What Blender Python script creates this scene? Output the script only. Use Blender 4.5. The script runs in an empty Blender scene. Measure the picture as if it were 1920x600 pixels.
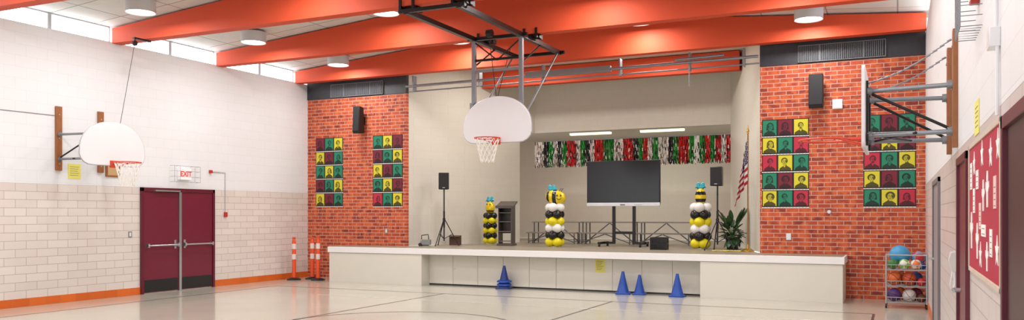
import bpy, bmesh, math, random
from mathutils import Vector, Matrix
random.seed(3)
S = bpy.context.scene
C = S.collection
pi = math.pi

# ------------------------------------------------------------------ materials
def lin(c):
    r = []
    for x in c[:3]:
        x = x / 255.0
        r.append(x / 12.92 if x <= 0.04045 else ((x + 0.055) / 1.055) ** 2.4)
    return (r[0], r[1], r[2], 1)

MC = {}
def mat(name, col, rough=0.5, metal=0.0, var=0.08, scale=6, bump=0.0, emit=0.0, spec=0.5):
    if name in MC:
        return MC[name]
    m = bpy.data.materials.new(name); m.use_nodes = True
    nt = m.node_tree; n = nt.nodes; l = nt.links
    b = n['Principled BSDF']
    tc = n.new('ShaderNodeTexCoord')
    no = n.new('ShaderNodeTexNoise'); no.inputs['Scale'].default_value = scale
    no.inputs['Detail'].default_value = 4
    l.new(tc.outputs['Object'], no.inputs['Vector'])
    cr = n.new('ShaderNodeMixRGB'); c = lin(col)
    cr.inputs[1].default_value = tuple(x * (1 - var) for x in c[:3]) + (1,)
    cr.inputs[2].default_value = tuple(min(1, x * (1 + var)) for x in c[:3]) + (1,)
    l.new(no.outputs['Fac'], cr.inputs[0])
    l.new(cr.outputs[0], b.inputs['Base Color'])
    b.inputs['Roughness'].default_value = rough
    b.inputs['Metallic'].default_value = metal
    b.inputs['Specular IOR Level'].default_value = spec
    if bump:
        bp = n.new('ShaderNodeBump'); bp.inputs['Strength'].default_value = bump
        bp.inputs['Distance'].default_value = 0.01
        l.new(no.outputs['Fac'], bp.inputs['Height']); l.new(bp.outputs[0], b.inputs['Normal'])
    if emit:
        b.inputs['Emission Color'].default_value = c
        b.inputs['Emission Strength'].default_value = emit
    MC[name] = m
    return m

def brickmat(name, ax, c1, c2, mort, bw, rh, ms, rough=0.6, c3=None, bump=0.3, spec=0.5, smooth=0.1, offset=0.5, off=(0, 0), mott=0.06):
    """running-bond masonry; ax = which two object axes are used"""
    m = bpy.data.materials.new(name); m.use_nodes = True
    nt = m.node_tree; n = nt.nodes; l = nt.links
    b = n['Principled BSDF']
    tc = n.new('ShaderNodeTexCoord'); sp = n.new('ShaderNodeSeparateXYZ'); cb = n.new('ShaderNodeCombineXYZ')
    mp = n.new('ShaderNodeMapping'); mp.inputs['Location'].default_value = (off[0], off[1], 0)
    l.new(tc.outputs['Object'], sp.inputs[0])
    l.new(sp.outputs[ax[0]], cb.inputs[0]); l.new(sp.outputs[ax[1]], cb.inputs[1])
    l.new(cb.outputs[0], mp.inputs[0])
    def bnode(a, b_, mo):
        br = n.new('ShaderNodeTexBrick'); l.new(mp.outputs[0], br.inputs['Vector'])
        br.offset = offset
        br.inputs['Scale'].default_value = 1
        br.inputs['Brick Width'].default_value = bw
        br.inputs['Row Height'].default_value = rh
        br.inputs['Mortar Size'].default_value = ms
        br.inputs['Mortar Smooth'].default_value = smooth
        br.inputs['Color1'].default_value = a; br.inputs['Color2'].default_value = b_; br.inputs['Mortar'].default_value = mo
        return br
    br = bnode(lin(c1), lin(c2), lin(mort))
    col = br.outputs['Color']
    no = n.new('ShaderNodeTexNoise'); no.inputs['Scale'].default_value = 5
    no.inputs['Detail'].default_value = 6
    l.new(tc.outputs['Object'], no.inputs['Vector'])
    if c3:
        mx = n.new('ShaderNodeMixRGB'); mx.blend_type = 'MIX'
        no2 = n.new('ShaderNodeTexNoise'); no2.inputs['Scale'].default_value = 7; no2.inputs['Detail'].default_value = 3
        l.new(cb.outputs[0], no2.inputs['Vector'])
        rp = n.new('ShaderNodeValToRGB'); rp.color_ramp.elements[0].position = 0.44; rp.color_ramp.elements[1].position = 0.60
        l.new(no2.outputs['Fac'], rp.inputs[0])
        ml = n.new('ShaderNodeMath'); ml.operation = 'MULTIPLY'
        inv = n.new('ShaderNodeMath'); inv.operation = 'SUBTRACT'; inv.inputs[0].default_value = 1
        l.new(br.outputs['Fac'], inv.inputs[1])
        l.new(rp.outputs[0], ml.inputs[0]); l.new(inv.outputs[0], ml.inputs[1])
        l.new(ml.outputs[0], mx.inputs[0]); l.new(col, mx.inputs[1]); mx.inputs[2].default_value = lin(c3)
        col = mx.outputs[0]
    m2 = n.new('ShaderNodeMixRGB'); m2.blend_type = 'MULTIPLY'; m2.inputs[0].default_value = mott
    l.new(col, m2.inputs[1]); l.new(no.outputs['Fac'], m2.inputs[2])
    l.new(m2.outputs[0], b.inputs['Base Color'])
    b.inputs['Roughness'].default_value = rough
    b.inputs['Specular IOR Level'].default_value = spec
    bp = n.new('ShaderNodeBump'); bp.inputs['Strength'].default_value = bump; bp.inputs['Distance'].default_value = 0.006
    bp.invert = True
    l.new(br.outputs['Fac'], bp.inputs['Height']); l.new(bp.outputs[0], b.inputs['Normal'])
    return m

# ------------------------------------------------------------------ mesh builder
class MB:
    def __init__(s):
        s.v = []; s.f = []; s.mi = []; s.m = 0
    def add(s, vs, fs):
        o = len(s.v); s.v += [tuple(x) for x in vs]
        for f in fs:
            s.f.append([i + o for i in f]); s.mi.append(s.m)
        return s
    def box(s, x0, x1, y0, y1, z0, z1, M=None):
        vs = [Vector((x, y, z)) for z in (z0, z1) for y in (y0, y1) for x in (x0, x1)]
        if M is not None: vs = [M @ v for v in vs]
        return s.add(vs, [(0, 2, 3, 1), (4, 5, 7, 6), (0, 1, 5, 4), (2, 6, 7, 3), (0, 4, 6, 2), (1, 3, 7, 5)])
    def cyl(s, p0, p1, r0, r1=None, n=12):
        if r1 is None: r1 = r0
        p0 = Vector(p0); p1 = Vector(p1); d = (p1 - p0).normalized()
        a = d.cross(Vector((0, 0, 1)))
        if a.length < 1e-3: a = Vector((1, 0, 0))
        a.normalize(); b = d.cross(a)
        vs = []
        for p, r in ((p0, r0), (p1, r1)):
            for i in range(n):
                t = 2*pi*(i+0.5)/n
                vs.append(p + a*math.cos(t)*r + b*math.sin(t)*r)
        fs = [(i, (i+1) % n, n+(i+1) % n, n+i) for i in range(n)]
        fs += [tuple(range(n))[::-1], tuple(range(n, 2*n))]
        return s.add(vs, fs)
    def tube(s, pts, r, n=8, closed=False):
        pts = [Vector(p) for p in pts]; N = len(pts); vs = []
        up = None
        for i, p in enumerate(pts):
            if closed: d = pts[(i+1) % N] - pts[i-1]
            else: d = pts[min(i+1, N-1)] - pts[max(i-1, 0)]
            d.normalize()
            if up is None:
                up = Vector((0, 0, 1)) if abs(d.z) < 0.9 else Vector((1, 0, 0))
            a = d.cross(up)
            if a.length < 1e-4: a = d.cross(Vector((0.3, 1, 0.2)))
            a.normalize(); b = a.cross(d); up = b
            for k in range(n):
                t = 2*pi*k/n; vs.append(p + a*math.cos(t)*r + b*math.sin(t)*r)
        fs = []
        for i in range(N if closed else N-1):
            j = (i+1) % N
            for k in range(n):
                fs.append((i*n+k, i*n+(k+1) % n, j*n+(k+1) % n, j*n+k))
        if not closed: fs += [tuple(range(n)), tuple(range((N-1)*n, N*n))]
        return s.add(vs, fs)
    def ring(s, c, R, r, ax='z', n=32, k=8):
        pts = []
        for i in range(n):
            t = 2*pi*i/n; a, b = R*math.cos(t), R*math.sin(t)
            pts.append({'z': (c[0]+a, c[1]+b, c[2]), 'x': (c[0], c[1]+a, c[2]+b), 'y': (c[0]+a, c[1], c[2]+b)}[ax])
        return s.tube(pts, r, k, True)
    def sph(s, c, r, sc=(1, 1, 1), nu=20, nv=12, matf=None):
        vs = []
        for j in range(nv+1):
            ph = pi*j/nv
            for i in range(nu):
                t = 2*pi*i/nu
                vs.append((c[0]+r*sc[0]*math.sin(ph)*math.cos(t), c[1]+r*sc[1]*math.sin(ph)*math.sin(t), c[2]+r*sc[2]*math.cos(ph)))
        o = len(s.v); s.v += vs
        for j in range(nv):
            for i in range(nu):
                s.f.append([o+j*nu+i, o+j*nu+(i+1) % nu, o+(j+1)*nu+(i+1) % nu, o+(j+1)*nu+i])
                s.mi.append(s.m if matf is None else matf(i, j))
        return s
    def lathe(s, prof, c=(0, 0, 0), n=24):
        vs = []
        for r, z in prof:
            for i in range(n):
                t = 2*pi*i/n; vs.append((c[0]+r*math.cos(t), c[1]+r*math.sin(t), c[2]+z))
        fs = []
        for j in range(len(prof)-1):
            for i in range(n):
                fs.append((j*n+i, j*n+(i+1) % n, (j+1)*n+(i+1) % n, (j+1)*n+i))
        fs.append(tuple(range(n))[::-1]); fs.append(tuple(range((len(prof)-1)*n, len(prof)*n)))
        return s.add(vs, fs)
    def prism(s, pts, ax, a0, a1):
        def mk(p, a):
            return {'x': (a, p[0], p[1]), 'y': (p[0], a, p[1]), 'z': (p[0], p[1], a)}[ax]
        n = len(pts)
        vs = [mk(p, a0) for p in pts] + [mk(p, a1) for p in pts]
        fs = [tuple(range(n)), tuple(range(n, 2*n))[::-1]] + [(i, n+i, n+(i+1) % n, (i+1) % n) for i in range(n)]
        return s.add(vs, fs)
    def flat(s, pts, y):
        return s.add([(p[0], y, p[1]) for p in pts], [tuple(range(len(pts)))])
    def done(s, name, mats, parent=None, loc=None, rotz=0, bevel=0, label=None, cat=None, kind=None, group=None, recalc=True, flatshade=False):
        me = bpy.data.meshes.new(name)
        me.from_pydata(s.v, [], s.f)
        if not isinstance(mats, (list, tuple)): mats = [mats]
        for m in mats: me.materials.append(m)
        me.polygons.foreach_set('material_index', s.mi)
        if recalc:
            bm = bmesh.new(); bm.from_mesh(me); bmesh.ops.recalc_face_normals(bm, faces=bm.faces); bm.to_mesh(me); bm.free()
        if not flatshade:
            me.polygons.foreach_set('use_smooth', [True]*len(me.polygons))
            me.set_sharp_from_angle(angle=math.radians(38))
        ob = bpy.data.objects.new(name, me); C.objects.link(ob)
        if parent: ob.parent = parent
        if loc: ob.location = loc
        ob.rotation_euler[2] = rotz
        if bevel:
            bv = ob.modifiers.new('b', 'BEVEL'); bv.width = bevel; bv.segments = 2; bv.limit_method = 'ANGLE'
        if label: ob['label'] = label
        if cat: ob['category'] = cat
        if kind: ob['kind'] = kind
        if group: ob['group'] = group
        return ob

def thing(name, label, cat, loc=(0, 0, 0), rotz=0, group=None, kind=None):
    e = bpy.data.objects.new(name, None); C.objects.link(e)
    e.empty_display_size = 0.1
    e.location = loc; e.rotation_euler[2] = rotz
    e['label'] = label
    if kind: e['kind'] = kind
    else: e['category'] = cat
    if group: e['group'] = group
    return e

def light(name, kind, loc, energy, size=0.5, rot=(0, 0, 0), col=(1, 1, 1), sy=None, parent=None):
    d = bpy.data.lights.new(name, kind); d.energy = energy; d.color = col
    if kind == 'AREA':
        d.size = size
        if sy: d.shape = 'RECTANGLE'; d.size_y = sy
        else: d.shape = 'DISK'
    o = bpy.data.objects.new(name, d); C.objects.link(o); o.location = loc; o.rotation_euler = rot
    if parent: o.parent = parent
    return o

# ------------------------------------------------------------------ dimensions
XL, XR, YB, Y0 = -13.87, 0.47, 17.0, -7.0
ZT, ZW, ZM = 2.17, 4.98, 5.84
XM = (XL + XR) / 2
OL, OR_ = -10.85, -2.50       # proscenium opening
SZ = 0.85                      # stage height
BEAMS = [16.62, 13.95, 11.25, 8.5, 5.75, 3.0, 0.25, -2.5, -5.25]

white_block = brickmat('painted_block', (1, 2), (230, 231, 234), (228, 229, 232), (214, 215, 219), 0.4, 0.2, 0.003, 0.5, bump=0.2, smooth=0.6, mott=0.04)
tile_block = brickmat('glazed_block', (1, 2), (224, 215, 209), (216, 206, 200), (178, 164, 158), 0.4, 0.145, 0.0045, 0.25, bump=0.25, off=(0, -0.14), mott=0.04)
tile_block_r = brickmat('glazed_block_grey', (1, 2), (218, 209, 206), (211, 202, 199), (178, 166, 162), 0.4, 0.145, 0.0045, 0.3, bump=0.25, off=(0, -0.14))
orange_tile = brickmat('orange_base_tile', (1, 2), (222, 108, 36), (208, 96, 30), (186, 118, 70), 0.3, 0.5, 0.005, 0.3)
brick = brickmat('red_brick', (0, 2), (208, 84, 48), (138, 50, 40), (212, 168, 150), 0.235, 0.083, 0.0075, 0.65, c3=(218, 102, 50), bump=0.5, mott=0.2)
cream_wall = brickmat('cream_block', (0, 2), (217, 211, 199), (215, 209, 197), (205, 199, 186), 0.4, 0.2, 0.003, 0.6, bump=0.15, smooth=0.6)
cream = mat('cream_paint', (217, 212, 200), 0.5, var=0.03)
cream_panel = mat('cream_panel', (222, 219, 208), 0.45, var=0.03, scale=3)
white_lip = mat('white_lip', (240, 240, 240), 0.35, var=0.02)
deckm = mat('stage_deck', (144, 134, 118), 0.35, var=0.12, scale=4)
orange_b = mat('orange_beam', (208, 78, 46), 0.6, var=0.05, scale=1.5, spec=0.3)
maroon = mat('maroon_paint', (108, 20, 46), 0.35, var=0.06)
maroon_d = mat('maroon_frame', (92, 16, 36), 0.35, var=0.06)
steel = mat('brushed_steel', (190, 192, 196), 0.3, 0.9, var=0.05)
galv = mat('galvanised_pipe', (140, 145, 152), 0.4, 0.6, var=0.1, scale=20)
black = mat('black_plastic', (20, 20, 22), 0.4, var=0.1)
blackm = mat('black_steel', (26, 24, 26), 0.35, 0.3, var=0.2)
grille = mat('speaker_grille', (30, 30, 33), 0.6, var=0.3, scale=200)
wood = mat('varnished_wood', (150, 92, 50), 0.4, var=0.25, scale=12)
whitep = mat('white_paint', (232, 232, 236), 0.3, var=0.02)
boardw = mat('backboard_white', (230, 230, 234), 0.3, var=0.02)
edgeg = mat('backboard_edge', (176, 176, 180), 0.4, var=0.02)
rimm = mat('orange_rim', (206, 66, 38), 0.35, var=0.05)
netm = mat('white_cord', (235, 232, 226), 0.8, var=0.05)
slate = mat('slate_panel', (52, 54, 60), 0.5, var=0.35, scale=9)
yellow_p = mat('yellow_paper', (228, 220, 112), 0.8, var=0.03)
white_paper = mat('white_paper', (238, 238, 236), 0.8, var=0.03)
red_plastic = mat('red_plastic', (190, 40, 34), 0.4)
pencil = mat('pencil_grey', (120, 118, 100), 0.8)

# ------------------------------------------------------------------ floor
def floor_mat():
    m = bpy.data.materials.new('polished_floor'); m.use_nodes = True
    nt = m.node_tree; n = nt.nodes; l = nt.links; b = n['Principled BSDF']
    tc = n.new('ShaderNodeTexCoord')
    a = n.new('ShaderNodeTexNoise'); a.inputs['Scale'].default_value = 60; a.inputs['Detail'].default_value = 6
    c = n.new('ShaderNodeTexNoise'); c.inputs['Scale'].default_value = 0.5; c.inputs['Detail'].default_value = 3
    l.new(tc.outputs['Object'], a.inputs['Vector']); l.new(tc.outputs['Object'], c.inputs['Vector'])
    br = n.new('ShaderNodeTexBrick'); br.offset = 0; l.new(tc.outputs['Object'], br.inputs['Vector'])
    br.inputs['Scale'].default_value = 1; br.inputs['Brick Width'].default_value = 0.6; br.inputs['Row Height'].default_value = 0.6
    br.inputs['Mortar Size'].default_value = 0.0015
    br.inputs['Color1'].default_value = lin((192, 188, 174)); br.inputs['Color2'].default_value = lin((189, 185, 171)); br.inputs['Mortar'].default_value = lin((180, 176, 162))
    m1 = n.new('ShaderNodeMixRGB'); m1.blend_type = 'OVERLAY'; m1.inputs[0].default_value = 0.12
    l.new(br.outputs[0], m1.inputs[1]); l.new(a.outputs['Fac'], m1.inputs[2])
    m2 = n.new('ShaderNodeMixRGB'); m2.blend_type = 'OVERLAY'; m2.inputs[0].default_value = 0.15
    l.new(m1.outputs[0], m2.inputs[1]); l.new(c.outputs['Fac'], m2.inputs[2])
    l.new(m2.outputs[0], b.inputs['Base Color'])
    b.inputs['Roughness'].default_value = 0.13
    b.inputs['Specular IOR Level'].default_value = 0.6
    return m
fl = MB()
fl.box(XL, XR, Y0, YB, -0.1, 0)
linem = mat('court_line_black', (84, 76, 74), 0.3); linew = mat('court_line_white', (224, 222, 216), 0.3)
def fline(x0, y0, x1, y1, w=0.04, mi=1, z=0.0015):
    fl.m = mi
    d = Vector((x1-x0, y1-y0)).normalized(); p = Vector((-d.y, d.x))*w/2
    fl.add([(x0+p.x, y0+p.y, z), (x1+p.x, y1+p.y, z), (x1-p.x, y1-p.y, z), (x0-p.x, y0-p.y, z)], [(0, 1, 2, 3)])
def farc(cx, cy, R, a0, a1, w=0.04, mi=1, z=0.0015, n=48):
    fl.m = mi
    for i in range(n):
        t0 = a0+(a1-a0)*i/n; t1 = a0+(a1-a0)*(i+1)/n
        fl.add([((cx+(R+s*w/2)*math.cos(t)), cy+(R+s*w/2)*math.sin(t), z) for t, s in ((t0, -1), (t0, 1), (t1, 1), (t1, -1))], [(0, 1, 2, 3)])
fline(-12.75, 14.55, -0.35, 14.55); fline(-12.75, -5, -12.75, 14.55); fline(-0.35, -5, -0.35, 14.55)
fline(-8.4, 9.95, -8.4, 14.55); fline(-4.8, 9.95, -4.8, 14.55); fline(-8.4, 9.95, -4.8, 9.95)
farc(-6.6, 9.95, 1.8, 0, 2*pi)
fline(-10.6, 13.3, -0.9, 13.3, mi=2, z=0.001, w=0.03)
fl.done('floor', [floor_mat(), linem, linew], kind='structure', recalc=False)

# ------------------------------------------------------------------ side walls
T = 0.25
for side, x0, x1, tm in (('left', XL-T, XL, tile_block), ('right', XR, XR+T, tile_block_r)):
    w = MB(); w.box(x0, x1, Y0, YB+0.12, ZT, ZW)
    w.m = 1; w.box(x0, x1, Y0, YB+0.12, -0.1, ZT)
    w.done('wall_'+side, [white_block, tm], kind='structure')
bb = MB()
for a, b in ((Y0, 11.79), (13.76, YB)):
    bb.box(XL, XL+0.012, a, b, 0, 0.145)
bb.done('baseboard_left', orange_tile, kind='structure')
bb = MB(); bb.box(XR-0.012, XR, 13.2, YB, 0, 0.145); bb.done('baseboard_right', orange_tile, kind='structure')

# clerestory windows
paneM = mat('bright_pane', (242, 247, 255), 0.3, var=0.0, emit=6.0)
frameM = mat('window_frame', (196, 200, 206), 0.4)
k = 1
for side, X in (('left', XL), ('right', XR)):
    sg = -1 if side == 'left' else 1
    for i in range(len(BEAMS)-1):
        ya, yb = BEAMS[i+1]+0.12, BEAMS[i]-0.12
        w = MB(); xa, xb = sorted((X+sg*0.05, X+sg*0.11))
        za, zb = ZW, 5.26
        w.box(xa, xb, ya, yb, za, za+0.015); w.box(xa, xb, ya, yb, zb, zb+0.03)
        for yy, ww in ((ya, 0.02), ((ya+yb)/2-0.04, 0.08), (yb-0.02, 0.02)): w.box(xa, xb, yy, yy+ww, za, zb)
        w.m = 1; xc = X+sg*0.08
        w.box(xc-0.008, xc+0.008, ya, yb, za+0.01, zb)
        w.done('window_%d' % k, [frameM, paneM], kind='structure'); k += 1

# ceiling
ce = MB()
zt = 5.27
ce.prism([(XL-T, zt), (XM, ZM), (XR+T, zt), (XR+T, zt+0.15), (XM, ZM+0.15), (XL-T, zt+0.15)], 'y', Y0, YB+0.12)
ce.done('ceiling', brickmat('ceiling_panel', (0, 1), (218, 216, 209), (211, 209, 202), (156, 153, 146), 1.2, 0.9, 0.014, 0.9, bump=0.2, offset=0.0, mott=0.15), kind='structure')
for i, yb in enumerate(BEAMS):
    b = MB()
    b.prism([(XL, 4.96), (XR, 4.96), (XR, zt-0.02), (XM, ZM-0.01), (XL, zt-0.02)], 'y', yb-0.11, yb+0.11)
    b.done('trim_%d' % (i+1), orange_b, kind='structure')

# ------------------------------------------------------------------ back wall (brick) and dark band
bw = MB()
bw.box(XL, OL, YB, YB+0.12, -0.05, 4.58); bw.box(OR_, XR, YB, YB+0.12, -0.05, 4.58)
bw.done('wall_back', brick, kind='structure')
db = MB()
db.box(XL, OL, YB-0.02, YB+0.12, 4.58, 5.3); db.box(OR_, XR, YB-0.02, YB+0.12, 4.58, 5.3)
db.done('trim_20', slate, kind='structure')
ventm = mat('grey_vent', (102, 106, 112), 0.5, var=0.1); ventd = mat('vent_dark', (48, 50, 54), 0.6)
for x0, x1 in ((-13.1, -11.5), (-1.77, -0.2)):
    t = thing('wall_vent', 'grey louvred vent grille set in the dark band over brick', 'vent', (x0, YB-0.02, 4.6), group='vents above the brick')
    p = MB(); wdt = x1-x0
    p.box(0, wdt, -0.012, 0, 0, 0.33); p.done('back_plate', ventd, t)
    nn = 44
    for q in range(nn):
        p = MB(); xx = 0.03+(wdt-0.06)*q/nn; p.box(xx, xx+0.018, -0.03, -0.012, 0.02, 0.31); p.done('louvre', ventm, t)
    p = MB()
    p.box(0, wdt, -0.035, -0.012, 0, 0.012); p.box(0, wdt, -0.035, -0.012, 0.318, 0.33)
    for q in (0, wdt*0.25, wdt*0.5, wdt*0.75, wdt-0.012): p.box(q, q+0.012, -0.037, -0.012, 0, 0.33)
    p.done('frame', mat('vent_frame', (132, 134, 138), 0.4), t)

# ------------------------------------------------------------------ stage shell
SLl = (-9.26, 21.2); SRr = (-3.84, 21.2)
def splay(p0, p1, z0, z1, th, sgn):
    m = MB(); d = Vector((p1[0]-p0[0], p1[1]-p0[1])).normalized(); nrm = Vector((-d.y, d.x))*th*sgn
    m.prism([(p0[0], p0[1]), (p1[0], p1[1]), (p1[0]+nrm.x, p1[1]+nrm.y), (p0[0]+nrm.x, p0[1]+nrm.y)], 'z', z0, z1)
    return m
def on_left(y): return OL + (SLl[0]-OL)/(SLl[1]-17.1)*(y-17.1)
ms = splay((OL, 17.1), (on_left(20.64), 20.64), SZ, 3.91, 0.12, 1)
m2 = splay((OL, 17.1), SLl, 3.91, 5.45, 0.12, 1); ms.add(m2.v, m2.f)
ms.done('wall_stage_left', cream_wall, kind='structure')
splay((OR_, 17.1), SRr, SZ, 5.45, 0.12, -1).done('wall_stage_right', cream_wall, kind='structure')
h = MB(); h.box(SLl[0]-0.05, SRr[0]+0.2, 21.2, 21.35, 3.91, 5.45); h.done('wall_stage_header', cream_wall, kind='structure')
h = MB(); h.box(-12.2, -2.2, 24.4, 24.5, SZ, 4.2); h.box(-12.3, -12.2, 20, 24.5, SZ, 4.2); h.box(-2.3, -2.2, 21.2, 24.5, SZ, 4.2)
h.done('wall_stage_back', cream_wall, kind='structure')
h = MB(); h.box(-12.3, -2.2, 21.35, 24.5, 4.0, 4.08); h.box(-11, -2.4, 17.12, 21.2, 5.42, 5.5); h.done('ceiling_stage', cream, kind='structure')
b = MB(); b.prism([(-9.95, 4.96), (-3.3, 4.96), (-3.3, 5.40), (-9.95, 5.40)], 'y', 19.3, 19.55); b.done('trim_21', orange_b, kind='structure')

st = thing('stage', 'low cream stage platform with white edge and storage doors below', 'stage', (0, 16, 0))
for a, b_ in ((-12.4, -9.81), (-3.48, -0.90)):
    p = MB(); p.box(a, b_, 0, 0.99, 0, 0.70); p.done('front_block', cream_panel, st)
p = MB(); p.box(-9.81, -3.48, 0.36, 0.99, 0, 0.70); p.done('recess_panel', cream_panel, st)
p = MB(); p.box(-12.43, -0.87, -0.03, 0.0, 0.71, SZ-0.004); p.box(-12.43, -12.4, 0, 0.99, 0.71, SZ-0.004); p.box(-0.9, -0.87, 0, 0.99, 0.71, SZ-0.004)
p.done('edge_strip', white_lip, st, bevel=0.004)
p = MB(); p.box(-12.4, -0.9, 0.0, 0.99, 0.70, SZ)
p.prism([(-10.83, 0.99), (-2.53, 0.99), (-3.88, 5.18), (-9.24, 5.18), (-9.46, 4.64)], 'z', 0.70, SZ)
p.box(-12.18, -2.32, 5.2, 8.38, 0.70, SZ-0.001); p.box(-12.18, -9.47, 4.66, 5.2, 0.70, SZ-0.001); p.done('deck', deckm, st)
p = MB(); p.box(-9.81, -3.48, 0.352, 0.36, 0, 0.03); p.done('kick_strip', black, st)
for i in range(10):
    x0 = -9.81+0.633*i+0.004
    p = MB(); p.box(x0, x0+0.625, 0.342, 0.36, 0.03, 0.69)
    d = p.done('door', cream_panel, st, bevel=0.003)
    if i % 2:
        p = MB(); p.cyl((x0+0.04, 0.342, 0.38), (x0+0.04, 0.33, 0.38), 0.012); p.done('knob', steel, d)

W = bpy.data.worlds.new('world'); S.world = W; W.use_nodes = True
W.node_tree.nodes['Background'].inputs[0].default_value = (0.97, 0.985, 1, 1)
W.node_tree.nodes['Background'].inputs[1].default_value = 1.9

# ------------------------------------------------------------------ downlights
canm = mat('can_white', (200, 200, 204), 0.35, var=0.03)
lensm = mat('lamp_lens', (255, 252, 246), 0.4, var=0, emit=6)
for yy in (15.95, 13.1, 10.3, 7.5, 4.7, 1.9):
    for xx in (-12.1, -8.82, -4.7, -1.48):
        roof = zt + (ZM-zt)*(1-abs(xx-XM)/(XM-XL)); zc = 0.23
        t = thing('downlight', 'white cylindrical ceiling lamp hanging between orange beams, lit', 'ceiling lamp', (xx, yy, roof-zc), group='cylindrical ceiling lamps')
        p = MB(); p.lathe([(0.225, 0.03), (0.25, 0.0), (0.255, 0.0), (0.255, zc-0.015), (0.0, zc-0.01)], n=32); p.done('housing', canm, t)
        p = MB(); p.lathe([(0.23, 0.02), (0.225, 0.012), (0.0, 0.008)], n=32); p.done('lens', lensm, t)
        light('lamp', 'AREA', (0, 0, -0.01), 43, 0.44, col=(1.0, 0.985, 0.965), parent=t)

# ------------------------------------------------------------------ hoops
def fan_pts(w=1.37, h=0.86):
    a = []
    for x, z in ((0.42, 0), (0.52, 0.01), (0.60, 0.05), (0.66, 0.12), (0.685, 0.2)): a.append((x*w/1.37, z*h/0.86))
    for i in range(1, 24):
        t = pi*i/24
        a.append((0.685*w/1.37*math.cos(t), (0.24+0.62*(math.sin(t)**0.85))*h/0.86))
    for x, z in ((0.685, 0.2), (0.66, 0.12), (0.60, 0.05), (0.52, 0.01), (0.42, 0)): a.append((-x*w/1.37, z*h/0.86))
    return a
def net_mesh(c, R=0.22, L=0.42):
    p = MB(); lv = 6; n = 12
    def pt(k_, j):
        r = R*(1-0.48*(j/(lv-1))**0.8); t = 2*pi*k_/n
        return (c[0]+r*math.cos(t), c[1]+r*math.sin(t), c[2]-L*j/(lv-1)+random.uniform(-.006, .006))
    for j in range(lv-1):
        for k_ in range(n):
            o = 0.5*(j % 2)
            p.cyl(pt(k_+o, j), pt(k_+o+0.5, j+1), 0.006, n=5)
            p.cyl(pt(k_+o, j), pt(k_+o-0.5, j+1), 0.006, n=5)
    return p
def rim_and_net(t, c, dirv, net=True):
    p = MB(); p.ring(c, 0.228, 0.010, n=36)
    dx, dy = dirv
    bx, by = c[0]-dx*0.36, c[1]-dy*0.36
    p.cyl((c[0]-dx*0.22, c[1]-dy*0.22, c[2]), (bx, by, c[2]-0.0), 0.02)
    nx, ny = -dy, dx
    for s_ in (-1, 1):
        p.cyl((c[0]-dx*0.15+nx*0.17*s_, c[1]-dy*0.15+ny*0.17*s_, c[2]-0.005), (bx+nx*0.07*s_, by+ny*0.07*s_, c[2]-0.06), 0.008)
    for k_ in range(12):
        a = 2*pi*k_/12; p.sph((c[0]+0.22*math.cos(a), c[1]+0.22*math.sin(a), c[2]-0.014), 0.009, nu=6, nv=4)
    M = Matrix.Translation((bx, by, c[2]-0.02)) @ Matrix.Rotation(math.atan2(dy, dx), 4, 'Z')
    p.box(-0.01, 0.01, -0.08, 0.08, -0.07, 0.06, M)
    r = p.done('rim', rimm, t)
    if net: net_mesh((c[0], c[1], c[2]-0.01)).done('net', netm, r)
def rect_pts(w, h, r=0.05):
    a = []
    for cx, cz, s0 in ((w/2-r, r, -pi/2), (w/2-r, h-r, 0), (-w/2+r, h-r, pi/2), (-w/2+r, r, pi)):
        for i in range(5): a.append((cx+r*math.cos(s0+pi/2*i/4), cz+r*math.sin(s0+pi/2*i/4)))
    return a
def board_mesh(pts, ax, a0, a1, t, trim=True):
    p = MB(); p.prism(pts, ax, a0, a1); b_ = p.done('backboard', boardw, t, bevel=0.005)
    if trim:
        p = MB(); am = (a0+a1)/2
        p.tube([((am, q[0], q[1]) if ax == 'x' else (q[0], am, q[1])) for q in pts], 0.012, 6, True)
        p.done('edge_trim', edgeg, b_)
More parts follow.
